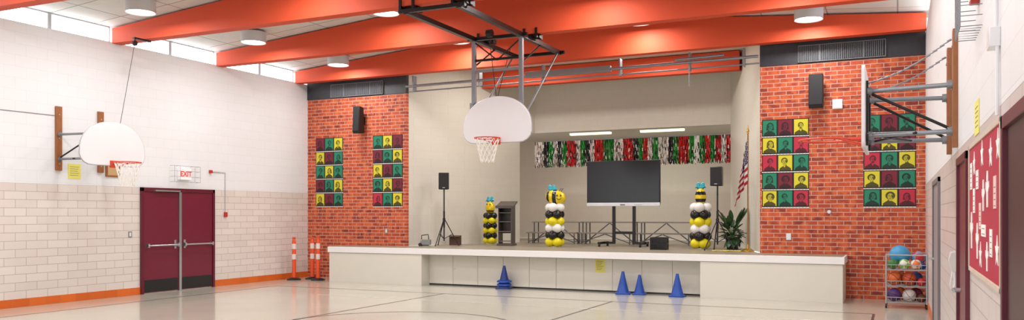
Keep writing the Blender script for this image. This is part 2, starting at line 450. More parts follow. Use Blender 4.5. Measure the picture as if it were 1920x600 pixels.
def wall_hoop(X, sg, ya, yb, zl, zh, Xb, z0, hgt, label, chains, net=True, pts=None):
    yc = (ya+yb)/2
    t = thing('basketball_hoop', label, 'basketball hoop', (X, yc, z0))
    off = abs(Xb-X)
    hy = (yb-ya)/2
    for y in (-hy, hy):
        p = MB(); p.box(*sorted((0.001*sg, sg*0.04)), y-0.06, y+0.06, zl-z0, zh-z0)
        p.m = 1
        for zz in (zl-z0+0.12, (zl+zh)/2-z0, zh-z0-0.15): p.cyl((sg*0.04, y, zz), (sg*0.05, y, zz), 0.015)
        p.done('wall_board', [wood, steel], t, bevel=0.004)
    zt_, zb_ = hgt*0.72, 0.12
    for y in (-hy, hy):
        for z in (zt_, zb_):
            p = MB(); y2 = y*0.75
            p.cyl((sg*0.04, y, z), (sg*(off-0.03), y2, z), 0.021, n=14)
            p.cyl((sg*0.04, y, z), (sg*0.08, y, z), 0.04, n=14); p.cyl((sg*(off-0.06), y2, z), (sg*(off-0.02), y2, z), 0.036, n=14)
            p.done('arm', galv, t)
        p = MB(); p.cyl((sg*0.05, y, zb_+0.02), (sg*(off-0.06), y*0.75, zt_-0.03), 0.014); p.done('brace', blackm, t)
    p = MB()
    p.cyl((sg*0.35*off/0.8, -hy, zb_), (sg*(off*0.9), hy*0.7, zb_), 0.012); p.cyl((sg*0.35*off/0.8, hy, zb_), (sg*(off*0.9), -hy*0.7, zb_), 0.012)
    p.done('cross_brace', blackm, t)
    p = MB()
    for y in (-hy*0.75, hy*0.75): p.box(*sorted((sg*(off-0.03), sg*(off-0.01))), y-0.025, y+0.025, 0.03, hgt*0.85)
    p.box(*sorted((sg*(off-0.03), sg*(off-0.012))), -0.4, 0.4, 0.08, 0.13)
    p.done('board_frame', blackm, t)
    if chains:
        for y in (-hy, hy):
            p = MB(); a = Vector((sg*0.05, y, zh-z0-0.08)); b_ = Vector((sg*(off-0.03), y*0.75, hgt*0.82)); N = 24
            for i in range(N):
                c = a.lerp(b_, (i+0.5)/N); c.z -= 0.05*math.sin(pi*(i+0.5)/N)
                d = (b_-a).normalized(); l_ = (b_-a).length/N*0.6
                p.cyl(c-d*l_, c+d*l_, 0.005 if i % 2 else 0.009, n=6)
            p.done('chain', galv, t)
    a_, b_ = sorted((sg*(off-0.008), sg*(off+0.022)))
    board_mesh(pts or fan_pts(1.37, hgt), 'x', a_, b_, t, trim=pts is None)
    rim_and_net(t, (sg*(off+0.03+0.35), 0, 0.05 if net else 0.12), (sg, 0), net)
    return t, off
t, off = wall_hoop(XL, 1, 10.0, 10.87, 2.42, 3.59, -12.97, 2.51, 0.79, 'white fan-shaped wall-mounted backboard on steel arms and wooden boards', False)
p = MB(); p.cyl((0.9, 0.15, 0.75), (0.93, 0.45, 2.32), 0.005, n=6); p.done('cable', blackm, t)
p = MB(); p.cyl((0.91, 0.45, 2.32), (0.95, 0.45, 2.32), 0.05); p.box(0.9, 0.96, 0.42, 0.80, 2.40, 2.43); p.cyl((0.93, 0.45, 2.32), (0.93, 0.45, 2.42), 0.02); p.done('pulley', blackm, t)
t, off = wall_hoop(XR, -1, 8.05, 8.95, 2.2, 3.22, -0.27, 2.22, 0.73, 'white backboard with red netless rim on steel arms and chains', True, net=False, pts=rect_pts(1.15, 0.74))

# ceiling hoop
t = thing('basketball_hoop', 'white fan-shaped backboard hung from orange beams by steel frame', 'basketball hoop', (-6.56, 13.3, 2.92))
XA, XB_ = -0.54, 0.42
zr = 4.86-2.92
for x in (XA, XB_):
    p = MB(); p.box(x-0.04, x+0.04, -2.2, 2.0, zr-0.04, zr+0.04)
    p.done('rail', blackm, t)
    for yy in (-2.05, 0.65):
        p = MB()
        p.box(x-0.16, x+0.16, yy-0.05, yy+0.05, zr+0.02, zr+0.10); p.box(x-0.14, x-0.10, yy-0.14, yy+0.14, zr+0.02, zr+0.2); p.box(x+0.10, x+0.14, yy-0.14, yy+0.14, zr+0.02, zr+0.2)
        p.done('beam_clamp', blackm, t)
    p = MB(); p.box(x-0.035, x+0.035, 0.1, 0.17, 0.15, zr-0.03); p.done('post', galv, t)
    p = MB(); p.cyl((x, 0.13, 0.35), (x*1.02, 1.85, zr-0.03), 0.017); p.done('brace', galv, t)
    p = MB(); p.cyl((x, 0.16, zr-0.5), (x, 1.0, zr-0.03), 0.015); p.done('strut', blackm, t)
for y, z in ((-2.2, zr), (0.13, zr), (1.95, zr)):
    p = MB(); p.box(XA-0.12, XB_+0.12, y-0.03, y+0.03, z-0.03, z+0.03); p.done('cross_bar', blackm, t)
for z in (zr-0.42, zr-0.62, 0.72):
    p = MB(); p.box(XA, XB_, 0.11, 0.16, z, z+0.04); p.done('cross_bar', blackm if z > 1.4 else galv, t)
p = MB(); p.cyl((XA, 0.13, zr-0.05), (-0.06, 0.13, zr-0.42), 0.012); p.done('knee_brace', blackm, t)
p = MB(); p.cyl((XB_, 0.13, zr-0.05), (-0.06, 0.13, zr-0.42), 0.012); p.done('knee_brace', blackm, t)
p = MB(); p.cyl((-0.06, -0.2, zr-0.05), (-0.06, 0.1, 0.8), 0.006, n=6); p.cyl((0.0, 0.6, zr-0.05), (-0.06, 0.12, 0.8), 0.006, n=6); p.cyl((-0.1, -0.2, zr), (0, -0.2, zr), 0.07); p.done('cable', blackm, t)
board_mesh(fan_pts(1.37, 0.83), 'y', -0.02, 0.02, t)
for x in (XA, XB_):
    p = MB(); p.box(x-0.03, x+0.03, 0.02, 0.1, 0.1, 0.75); p.done('board_bracket', galv, t)
rim_and_net(t, (0, -0.39, 0.05), (0, -1))

# ------------------------------------------------------------------ double door, left wall
def dd():
    t = thing('door_1', 'maroon double door with steel centre post and push bars', 'door', (XL, 11.79, 0), kind='structure')
    Wd = 1.97; Hd = 2.17
    p = MB(); p.box(-0.02, 0.05, 0, 0.06, 0, Hd); p.box(-0.02, 0.05, Wd-0.06, Wd, 0, Hd); p.box(-0.02, 0.05, 0, Wd, Hd-0.08, Hd); p.done('frame', maroon_d, t, bevel=0.004)
    p = MB(); p.box(0.0, 0.06, Wd/2-0.03, Wd/2+0.03, 0, Hd-0.08); p.done('centre_post', steel, t)
    for a, b_ in ((0.065, Wd/2-0.035), (Wd/2+0.035, Wd-0.065)):
        p = MB(); p.box(0.0, 0.03, a, b_, 0.02, Hd-0.085); lf = p.done('leaf', maroon, t, bevel=0.003)
        p = MB(); p.box(0.03, 0.034, a+0.02, b_-0.02, 0.03, 0.28); p.done('kick_plate', black, lf)
        p = MB(); p.cyl((0.11, a+0.04, 0.98), (0.11, b_-0.04, 0.98), 0.017)
        for y in (a+0.06, b_-0.06): p.box(0.03, 0.12, y-0.02, y+0.02, 0.94, 1.02)
        p.done('push_bar', steel, lf)
        yy = b_-0.09 if a < 0.5 else a+0.09
        p = MB(); p.box(0.03, 0.045, yy-0.025, yy+0.025, 0.9, 1.08); p.done('lock_plate', steel, lf)
    p = MB(); p.box(0.05, 0.10, 0.3, 0.95, Hd-0.075, Hd-0.045); p.done('door_closer', steel, t)
dd()

# exit sign with guard
t = thing('exit_sign', 'white exit sign with red letters inside a wire guard', 'exit sign', (XL+0.002, 12.9, 2.48))
p = MB(); p.box(0, 0.08, -0.15, 0.15, -0.12, 0.12); p.done('sign_box', mat('sign_white', (236, 236, 236), 0.4, var=0, emit=0.15), t, bevel=0.006)
cu = bpy.data.curves.new('letters', 'FONT'); cu.body = 'EXIT'; cu.size = 0.15; cu.extrude = 0.003; cu.align_x = 'CENTER'; cu.align_y = 'CENTER'; cu.offset = 0.003
to = bpy.data.objects.new('tmp', cu); C.objects.link(to)
bpy.context.view_layer.update()
me = bpy.data.meshes.new_from_object(to.evaluated_get(bpy.context.evaluated_depsgraph_get()))
bpy.data.objects.remove(to)
me.materials.clear(); me.materials.append(mat('exit_red', (222, 62, 58), 0.4, emit=0.35))
lo = bpy.data.objects.new('lettering', me); C.objects.link(lo); lo.parent = t; lo.location = (0.084, 0, 0); lo.rotation_euler = (pi/2, 0, pi/2)
p = MB()
for z in (-0.17, -0.06, 0.06, 0.17): p.tube([(0, -0.35, z), (0.13, -0.35, z), (0.13, 0.35, z), (0, 0.35, z)], 0.003, 5)
for y in (-0.35, -0.2, 0.2, 0.35): p.tube([(0, y, -0.17), (0.13, y, -0.17), (0.13, y, 0.17), (0, y, 0.17)], 0.003, 5)
p.done('wire_guard', galv, t)

t = thing('fire_alarm_pull', 'small red alarm box with pale conduit on tiled wall', 'fire alarm', (XL+0.003, 14.1, 1.62))
palec = mat('pale_conduit', (176, 174, 174), 0.5)
p = MB(); p.box(0, 0.05, -0.035, 0.035, -0.06, 0.05); p.done('alarm_box', red_plastic, t, bevel=0.004)
p = MB(); p.tube([(0.012, 0, 0.05), (0.012, 0, 0.5), (0.012, 0, 0.95), (0.012, -0.2, 0.952), (0.012, -0.42, 0.953)], 0.008, 6); p.done('conduit', palec, t)
p = MB(); p.box(0, 0.05, -0.48, -0.41, 0.92, 0.985); p.done('horn', red_plastic, t, bevel=0.004)

def outlet(loc, sx, label, nm='wall_outlet', ax='x'):
    p = MB()
    if ax == 'x': p.box(*sorted((0, sx*0.012)), -0.04, 0.04, -0.06, 0.06); p.m = 1; p.box(*sorted((sx*0.012, sx*0.016)), -0.018, 0.018, -0.035, 0.035)
    else: p.box(-0.045, 0.045, -0.012, 0, -0.065, 0.065); p.m = 1; p.box(-0.02, 0.02, -0.016, -0.012, -0.04, 0.04)
    p.done(nm, [steel, whitep], loc=loc, label=label, cat='outlet')
outlet((XL, 11.55, 1.22), 1, 'steel light switch plate on tiled wall beside door', 'light_switch')
outlet((-11.43, YB, 1.21), 0, 'small metal outlet plate on brick wall', ax='y')
outlet((-1.95, YB, 1.18), 0, 'small metal outlet plate on brick wall', ax='y')
p = MB(); p.cyl((0, 0, 0), (0, -0.04, 0), 0.035); p.cyl((0, -0.04, 0), (0, -0.06, 0), 0.02); p.done('door_bell_button', steel, loc=(-1.2, YB, 1.67), label='small round metal button on brick wall', cat='button')
p = MB(); p.cyl((0.01, 5, 3.38), (0.01, 9.93, 3.42), 0.005, n=6); p.done('wall_cable', galv, loc=(XL, 0, 0), label='thin grey cable running along white block wall', cat='cable')

def paper(loc, w, h, m, sx, label, name='paper_notice'):
    p = MB(); p.box(*sorted((0, sx*0.004)), -w/2, w/2, -h/2, h/2)
    p.m = 1
    for i in range(5): p.box(*sorted((sx*0.004, sx*0.0045)), -w*0.35, w*(0.35-0.05*(i % 3)), h*(0.3-0.14*i)-0.004, h*(0.3-0.14*i)+0.004)
    p.done(name, [m, pencil], loc=loc, label=label, cat='paper')
paper((XL+0.001, 10.33, 2.42), 0.26, 0.28, yellow_p, 1, 'yellow paper notice taped to white block wall')
p = MB(); p.box(0, 0.02, -0.16, 0.16, -0.12, 0.12); p.m = 1; p.box(0.02, 0.024, -0.12, 0.12, -0.09, 0.09)
p.done('wall_plaque', [wood, mat('tan_plate', (196, 160, 110), 0.5)], loc=(XL+0.001, 11.15, 2.47), label='small brown wooden plaque on white block wall', cat='plaque')

# ------------------------------------------------------------------ posters
cols = {'G': (26, 132, 100), 'Y': (216, 206, 50), 'M': (120, 24, 48), 'R': (190, 40, 68)}
pm = {k_: mat('poster_'+k_, v, 0.6, var=0.05) for k_, v in cols.items()}
ink = mat('poster_ink', (26, 22, 26), 0.6)
pink = {k_: mat('poster_shade_'+k_, tuple(int(c*f) for c in v), 0.6, var=0.35, scale=40) for k_, v, f in ((a, b_, {'G': 0.36, 'Y': 0.34, 'M': 0.40, 'R': 0.42}[a]) for a, b_ in cols.items())}
pf = {k_: mat('poster_face_'+k_, tuple(min(255, int(c*0.84)+4) for c in v), 0.6, var=0.5, scale=45) for k_, v in cols.items()}
def ell(cx, cz, a, b_, n=14): return [(cx+a*math.cos(2*pi*i/n), cz+b_*math.sin(2*pi*i/n)) for i in range(n)]
def portrait(par, cx, cz, w, h, c):
    p = MB(); p.box(cx-w/2, cx+w/2, -0.008, -0.004, cz-h/2, cz+h/2)
    y = -0.0085; R = random
    sh = R.uniform(0.40, 0.48)*w; hd = R.uniform(0.19, 0.23)*w; hy = cz+h*R.uniform(0.06, 0.11)
    hx = cx+w*R.uniform(-0.06, 0.06)
    p.m = 1
    p.flat([(cx-sh, cz-h/2), (cx+sh, cz-h/2), (cx+sh*0.95, cz-h*0.36), (cx+sh*0.6, cz-h*0.27), (cx+hd*0.6, cz-h*0.20), (hx+hd*0.5, hy-hd), (hx-hd*0.5, hy-hd), (cx-hd*0.6, cz-h*0.20), (cx-sh*0.6, cz-h*0.27), (cx-sh*0.95, cz-h*0.36)], y)
    style = R.choice((0, 1, 2, 3)); hr = (1.12, 1.4, 1.12, 1.05)[style]
    p.flat(ell(hx, hy+hd*0.2, hd*hr, hd*(1.15+0.14*(style == 1)), 18), y-0.0003)
    if style == 2: p.flat([(hx-hd*1.25, hy-hd*1.2), (hx+hd*1.25, hy-hd*1.2), (hx+hd*1.1, hy+hd*.5), (hx-hd*1.1, hy+hd*.5)], y-0.0002)
    p.m = 2
    p.flat([(hx-hd*.38, hy-hd*.6), (hx-hd*.4, hy-hd*1.5), (hx+hd*.4, hy-hd*1.5), (hx+hd*.38, hy-hd*.6)], y-0.0005)
    p.flat(ell(hx, hy-hd*0.12, hd*0.84, hd*1.08, 16), y-0.0006)
    if style in (0, 3):
        p.m = 0
        p.flat([(hx-hd*.45, hy-hd*1.45), (hx, hy-hd*2.2), (hx+hd*.45, hy-hd*1.45), (hx, hy-hd*1.6)], y-0.0007)
    p.m = 1
    sd = R.choice((-1, 1))
    p.flat([(hx+sd*hd*.45, hy+hd*.7), (hx+sd*hd*.86, hy), (hx+sd*hd*.6, hy-hd*.75), (hx+sd*hd*.35, hy-hd*.2)], y-0.0008)
    for s_ in (-1, 1):
        p.flat(ell(hx+s_*hd*0.35, hy+hd*.08, hd*.18, hd*.09, 8), y-0.0009)
        p.flat([(hx+s_*hd*.14, hy+hd*.28), (hx+s_*hd*.6, hy+hd*.26), (hx+s_*hd*.6, hy+hd*.33), (hx+s_*hd*.14, hy+hd*.36)], y-0.0009)
    p.flat(ell(hx, hy-hd*.62, hd*.32, hd*.09, 8), y-0.0009)
    p.flat([(hx-hd*.12, hy-hd*.32), (hx+hd*.16, hy-hd*.32), (hx+hd*.03, hy+hd*.02)], y-0.0009)
    if style == 3:
        p.flat(ell(hx, hy-hd*.95, hd*.45, hd*.22, 10), y-0.0009)
    p.done('portrait', [pm[c], pink[c], pf[c]], par)
sets = [
 (-13.6, -12.75, 1.81, 3.58, ['MGY', 'YMG', 'GYG', 'MGY', 'YMG']),
 (-11.83, -10.96, 1.80, 3.58, ['GYM', 'MGY', 'YMG', 'GYM', 'RGY']),
 (-2.46, -1.57, 1.75, 3.51, ['GMY', 'YGR', 'RYG', 'GMY', 'YGR']),
 (-0.59, 0.31, 1.75, 3.51, ['GMG', 'MYM', 'RGY', 'YMG', 'GYR'])]
blackpaper = mat('black_card', (34, 28, 34), 0.7)
cname = {'G': 'green', 'Y': 'yellow', 'M': 'maroon', 'R': 'red'}
for x0, x1, z0, z1, rows in sets:
    rh = (z1-z0)/5; w = x1-x0
    for i, r in enumerate(rows):
        zb = z1-rh*(i+1)
        t = thing('portrait_poster', 'poster strip of %s, %s and %s portrait prints' % tuple(cname[c] for c in r), 'poster', (x0, YB-0.001, zb), group='portrait posters on the brick wall')
        p = MB(); p.box(0, w, -0.004, 0, 0.001, rh-0.001); p.m = 1; p.box(0, w, -0.005, -0.004, 0.0, 0.016)
        p.m = 2
        for q in range(14): p.box(w*(q+0.4)/14.5, w*(q+0.85)/14.5, -0.0056, -0.005, 0.006, 0.010)
        p.done('backing', [blackpaper, white_paper, ink], t)
        for j, c in enumerate(r):
            portrait(t, w*(j+0.5)/3, rh*0.53, w/3-0.035, rh-0.055, c)

# ------------------------------------------------------------------ wall speakers
def wall_speaker(x, z0, z1, w, label):
    t = thing('wall_speaker', label, 'speaker', (x, YB, (z0+z1)/2)); h_ = (z1-z0)/2
    p = MB(); p.prism([(-0.09, -h_+0.02), (-0.30, -h_), (-0.33, -h_+0.06), (-0.30, h_), (-0.13, h_-0.02)], 'x', -w/2, w/2); p.done('cabinet', black, t, bevel=0.01)
    p = MB(); p.prism([(-0.302, -h_+0.02), (-0.342, -h_+0.07), (-0.312, h_-0.02), (-0.30, h_-0.02)], 'x', -w/2+0.012, w/2-0.012); p.done('grille', grille, t)
    p = MB(); p.box(-0.03, 0.03, -0.12, 0, -0.05, 0.05); p.box(-0.05, 0.05, -0.01, 0, -0.1, 0.1); p.done('bracket', blackm, t)
wall_speaker(-12.12, 3.62, 4.30, 0.2, 'tall slim black loudspeaker mounted on brick between posters')
wall_speaker(-1.42, 3.66, 4.32, 0.26, 'black loudspeaker bracketed to brick above posters')
p = MB(); p.box(-0.09, 0.09, -0.05, 0, -0.09, 0.09); p.m = 1; p.box(-0.07, 0.07, -0.054, -0.05, -0.07, 0.07); p.done('wireless_access_point', [whitep, white_lip], loc=(-1.05, YB, 3.75), bevel=0.012, label='small white square electronic box on brick', cat='wall box')

# ------------------------------------------------------------------ proscenium pipes
t = thing('curtain_track', 'grey steel pipe track spanning the stage opening', 'curtain track', (0, 16.9, 4.72))
p = MB(); p.cyl((OL+0.05, 0, 0), (OR_-0.02, 0, 0.06), 0.03); p.done('pipe', galv, t)
p = MB(); p.cyl((OL+0.05, 0.12, -0.11), (OR_-0.02, 0.12, -0.06), 0.016); p.done('lower_pipe', galv, t)
p = MB(); p.box(-7.6, -5.6, -0.06, 0.06, -0.02, 0.11); p.done('roller_housing', mat('grey_paint', (130, 130, 132), 0.5), t, bevel=0.01)
for x in (-10.6, -8.8, -7.2, -5.4, -3.9, -2.8):
    p = MB(); p.box(x-0.015, x+0.015, -0.02, 0.14, -0.12, 0.25); p.done('hanger', galv, t)
p = MB(); p.cyl((-3.9, 0, -0.45), (-3.9, 0, 0.2), 0.012); p.cyl((-4.2, 0, 0.12), (-3.2, 0, 0.14), 0.03); p.done('drop_rod', galv, t)

# ------------------------------------------------------------------ fluorescent lights + added stage fill lights
for x in (-8.0, -5.9):
    t = thing('fluorescent_light', 'lit white fluorescent strip fixture on alcove ceiling', 'ceiling lamp', (x, 22.3, 3.99), group='fluorescent strips over the stage alcove')
    p = MB(); p.box(-0.62, 0.62, -0.09, 0.09, -0.02, 0.01); p.done('housing', whitep, t)
    p = MB(); p.prism([(-0.09, -0.02), (0.09, -0.02), (0.07, -0.075), (-0.07, -0.075)], 'x', -0.61, 0.61); p.done('diffuser', mat('tube_diffuser', (255, 250, 200), 0.4, var=0, emit=1.6), t)
    light('lamp', 'AREA', (0, 0, -0.09), 30, 1.2, col=(1, 0.95, 0.84), sy=0.16, parent=t)
for x in (-8.4, -5.0):  # unseen lamps added above the header to brighten the stage
    t = thing('added_stage_fill', 'unseen white box added as fill light above the stage', 'ceiling lamp', (x, 18.0, 5.42), group='added fill lights over the stage')
    p = MB(); p.box(-0.6, 0.6, -0.3, 0.3, -0.06, 0); p.done('housing', whitep, t)
    light('lamp', 'AREA', (0, 0, -0.07), 72, 1.1, col=(1, 0.96, 0.89), sy=0.5, parent=t)

# ------------------------------------------------------------------ tinsel curtain
t = thing('tinsel_curtain', 'metallic red, green and silver tinsel fringe hung across stage alcove', 'tinsel curtain', (0, 21.5, 3.68))
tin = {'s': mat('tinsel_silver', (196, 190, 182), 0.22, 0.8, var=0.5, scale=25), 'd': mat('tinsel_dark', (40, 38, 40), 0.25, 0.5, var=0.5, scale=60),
       'g': mat('tinsel_green', (12, 132, 36), 0.25, 0.3, var=0.6, scale=30), 'r': mat('tinsel_red', (196, 20, 16), 0.25, 0.3, var=0.6, scale=30), 'w': mat('tinsel_white_glint', (238, 234, 226), 0.3, 0.1, var=0.1)}
seq = 'ssdgsdgrrsgdsrrggssrrdgrsgssdgrrgwgrgrsr'
cname2 = {'s': 'silver', 'd': 'dark', 'g': 'green', 'r': 'red', 'w': 'white'}
xs0, xs1 = -9.38, -3.86; sw = (xs1-xs0)/len(seq)
for i, c in enumerate(seq):
    p = MB(); n_ = 24
    glint = {'s': 0.30, 'd': 0.10, 'g': 0.06, 'r': 0.06, 'w': 0.3}[c]
    for q in range(n_):
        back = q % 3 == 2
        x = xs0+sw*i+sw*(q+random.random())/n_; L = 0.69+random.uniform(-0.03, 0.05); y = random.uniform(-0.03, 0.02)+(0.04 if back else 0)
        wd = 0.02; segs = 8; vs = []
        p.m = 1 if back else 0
        for s_ in range(segs+1):
            a = random.uniform(-1.0, 1.0); xx = x+random.uniform(-0.010, 0.010)*s_/segs*1.5
            vs += [(xx-wd/2*math.cos(a), y-wd/2*math.sin(a), -L*s_/segs), (xx+wd/2*math.cos(a), y+wd/2*math.sin(a), -L*s_/segs)]
        p.add(vs, [(2*s_, 2*s_+1, 2*s_+3, 2*s_+2) for s_ in range(segs)])
        for s_ in range(segs):
            rr = random.random()
            if rr < glint and not back: p.mi[-1-s_] = 2  # random front faces painted white as glints on the foil
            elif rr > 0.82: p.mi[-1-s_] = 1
    f = p.done('fringe', [tin[c], tin['d'], tin['w']], t, recalc=False, flatshade=True); f['label'] = cname2[c]+' foil fringe'; f['kind'] = 'stuff'
p = MB(); p.cyl((xs0, 0, 0.01), (xs1, 0, 0.01), 0.012); p.done('hanging_cord', galv, t)
p = MB(); p.tube([(0.16*math.cos(a)*0.9, -0.0, 0.2*math.sin(a)+0.02*math.sin(3*a)) for a in [2*pi*i/24 for i in range(24)]], 0.012, 6, True); p.tube([(0, 0, 0.2), (0.3, 0, 0.28), (0.8, 0, 0.2)], 0.01, 6)
p.done('coiled_cable', black, loc=(-8.65, 24.38, 2.45), label='black cable coil hanging on cream rear wall', cat='cable')

# ------------------------------------------------------------------ balloon columns
bal = {'y': mat('balloon_yellow', (228, 214, 20), 0.25, var=0.03), 'k': mat('balloon_black', (22, 20, 22), 0.2), 'w': mat('balloon_white', (234, 232, 230), 0.25, var=0.02)}
teal = mat('foil_teal', (60, 178, 200), 0.2, 0.4); foil_y = mat('foil_yellow', (232, 202, 36), 0.2, 0.2)
def balloon_column(loc, rows, br, pitch, style, label, group):
    t = thing('balloon_column', label, 'balloon column', loc, group=group)
    p = MB(); p.cyl((0, 0, 0), (0, 0, pitch*len(rows)+0.1), 0.012); p.lathe([(0.13, 0), (0.13, 0.015), (0.02, 0.02)], n=20); p.done('pole', whitep, t)
    for j, c in enumerate(rows):
        for q in range(4):
            a = pi/4+q*pi/2+(j % 2)*pi/4
            d = br*1.05
            bx, by, bz = d*math.cos(a), d*math.sin(a), br+pitch*j
            p = MB(); p.sph((bx, by, bz), br, (1.0, 1.0, 0.92), 16, 10)
            p.cyl((bx*0.25, by*0.25, bz), (bx*0.4, by*0.4, bz), 0.012, 0.02, 8)
            p.done('balloon', bal[c], t)
    zt_ = pitch*len(rows)+0.03
    if style == 'side':
        c = (0, 0, zt_+0.17)
        p = MB()
        nu, nv = 24, 16; vs = []
        for j in range(nv+1):
            ph = pi*j/nv
            for i in range(nu):
                th = 2*pi*i/nu; r_ = 0.165*math.sin(ph)**0.8
                vs.append((c[0]-0.25*math.cos(ph)+0.02, c[1]+r_*0.75*math.cos(th), c[2]+r_*math.sin(th)+0.02*math.cos(ph)))
        o = len(p.v); p.v += vs
        for j in range(nv):
            for i in range(nu):
                p.f.append([o+j*nu+i, o+j*nu+(i+1) % nu, o+(j+1)*nu+(i+1) % nu, o+(j+1)*nu+i]); p.mi.append(1 if j in (0, 3, 4, 7, 8) else 0)
        p.done('bee_body', [foil_y, bal['k']], t)
        p = MB()
        for s_ in (-0.05, 0.05): p.sph((c[0]+0.15+s_, c[1]-0.12, c[2]+0.035), 0.018, (1, 0.6, 1.5), 8, 6)
        p.tube([(c[0]+0.15+0.06*math.cos(a), c[1]-0.125, c[2]-0.01+0.05*math.sin(a)) for a in [pi+pi*i/8 for i in range(9)]], 0.006, 5)
        p.done('face', bal['k'], t)
        top = (c[0]-0.06, c[1], c[2]+0.15); leanx = -0.02
    else:
        h_ = 0.19 if style == 'up' else 0.16
        c = (0, 0, zt_+h_*0.9)
        p = MB()
        p.sph(c, 0.14, (0.9, 0.75, h_/0.14), 20, 14, matf=(lambda i, j: 1 if j in (4, 5, 8, 9, 12, 13) else 0) if style == 'up' else (lambda i, j: 1 if j in (9,) else 0))
        p.done('bee_body', [foil_y, bal['k']], t)
        p = MB()
        for s_ in (-0.045, 0.045): p.sph((c[0]+s_, c[1]-0.10, c[2]+0.09), 0.014, (1, 0.6, 1.5), 8, 6)
        p.done('face', bal['k'], t)
        top = (0, 0, c[2]+h_-0.01); leanx = 0
    for s_ in (-1, 1):
        p = MB()
        for q in range(2):
            p.sph((top[0]+s_*0.05+leanx*q, top[1], top[2]+0.045+q*0.045), 0.055, (0.8 if q else 1.1, 0.35, 1.0 if q else 0.7), 12, 8)
        p.done('wing', teal, t)
    p = MB()
    if style != 'side':
        for s_ in (-1, 1): p.tube([(c[0]+s_*0.04, c[1]-0.02, c[2]+h_*0.85), (c[0]+s_*0.08, c[1]-0.02, c[2]+h_+0.02), (c[0]+s_*0.12, c[1]-0.02, c[2]+h_+0.01)], 0.008, 6)
    else:
        for s_ in (0.03, 0.08): p.tube([(c[0]+0.08+s_, c[1], c[2]+0.12), (c[0]+0.11+s_, c[1], c[2]+0.19), (c[0]+0.14+s_, c[1], c[2]+0.2)], 0.007, 6)
    p.done('antenna', bal['k'], t)
g = 'balloon columns on the stage'
balloon_column((-7.35, 18.0, SZ), 'ykwykw', 0.118, 0.163, 'side', 'yellow, black and white balloon column topped with side-on bee', g)
balloon_column((-3.98, 18.35, SZ), 'ykwykw', 0.122, 0.160, 'up', 'yellow, black and white balloon column topped with upright bee', g)
balloon_column((-9.57, 19.0, SZ), 'ykykyk', 0.095, 0.128, 'small', 'slimmer yellow and black balloon column topped with yellow foil', g)

# ------------------------------------------------------------------ tripod speakers
def tripod_speaker(loc, rotz, label):
    t = thing('tripod_speaker', label, 'speaker', loc, rotz, group='black loudspeakers on tripods')
    p = MB(); p.prism([(-0.13, -0.12), (0.13, -0.12), (0.09, 0.12), (-0.09, 0.12)], 'z', 1.38, 1.79); p.done('cabinet', black, t, bevel=0.015)
    p = MB(); p.box(-0.115, 0.115, -0.128, -0.12, 1.40, 1.77); p.done('grille', grille, t)
    p = MB(); p.cyl((0, -0.128, 1.52), (0, -0.132, 1.52), 0.085, n=20); p.done('speaker_cone', black, t)
    p = MB(); p.cyl((0, -0.128, 1.69), (0, -0.132, 1.69), 0.035, n=16); p.done('tweeter', black, t)
    p = MB(); p.box(-0.03, 0.03, -0.134, -0.128, 1.415, 1.43); p.done('badge', steel, t)
    p = MB(); p.cyl((0, 0, 0.12), (0, 0, 1.38), 0.017); p.cyl((0, 0, 0.45), (0, 0, 0.85), 0.024); p.cyl((0, 0, 0.6), (0, 0, 0.68), 0.035); p.done('pole', black, t)
    for q in range(3):
        a = pi/2+0.5+q*2*pi/3; c_, s_ = math.cos(a), math.sin(a)
        p = MB(); p.cyl((0.03*c_, 0.03*s_, 0.62), (0.36*c_, 0.36*s_, 0.012), 0.012, n=8); p.cyl((0.02*c_, 0.02*s_, 0.18), (0.21*c_, 0.21*s_, 0.29), 0.008, n=6); p.sph((0.36*c_, 0.36*s_, 0.018), 0.018, nu=8, nv=6)
        p.done('leg', black, t)
tripod_speaker((-10.07, 17.48, SZ), 0.45, 'black loudspeaker on tripod stand beside the angled stage wall')
tripod_speaker((-3.5, 17.8, SZ), -0.1, 'black loudspeaker on tripod stand between balloons and flag')

# ------------------------------------------------------------------ display
t = thing('display_screen', 'large black flat display on wheeled stand with white lower edge', 'display', (-5.95, 18.9, SZ), 0.03)
p = MB(); p.box(-0.90, 0.90, -0.04, 0.04, 1.0, 2.06); p.done('housing', black, t, bevel=0.01)
p = MB(); p.box(-0.88, 0.88, -0.045, -0.04, 1.07, 2.04); p.done('screen', mat('screen_glass', (14, 15, 18), 0.18, var=0.05), t)
p = MB(); p.box(-0.90, 0.90, -0.06, 0.04, 0.965, 1.05); p.done('lower_bezel', mat('bezel_white', (214, 216, 222), 0.35), t, bevel=0.008)
p = MB(); p.box(-0.06, 0.06, -0.062, -0.06, 0.99, 1.01); p.done('badge', black, t)
for q in range(5):
    p = MB(); p.cyl((0.3+0.04*q, -0.06, 1.0), (0.3+0.04*q, -0.063, 1.0), 0.008); p.done('button', black, t)
for x in (-0.25, 0.25):
    p = MB(); p.box(x-0.035, x+0.035, 0.04, 0.10, 0.08, 1.7); p.done('column', blackm, t)
    p = MB(); p.box(x-0.3 if x < 0 else x-0.03, x+0.03 if x < 0 else x+0.3, 0.03, 0.1, 0.06, 0.11); p.done('base_beam', blackm, t)
p = MB(); p.box(-0.25, 0.25, 0.05, 0.09, 0.3, 0.36); p.done('cross_bar', blackm, t)
for x in (-0.5, 0.5):
    p = MB(); p.box(x-0.03, x+0.03, -0.35, 0.4, 0.06, 0.11); p.done('foot', blackm, t)
    for y in (-0.32, 0.37):
        p = MB(); p.cyl((x-0.02, y, 0.035), (x+0.02, y, 0.035), 0.035, n=14); p.done('caster', black, t)

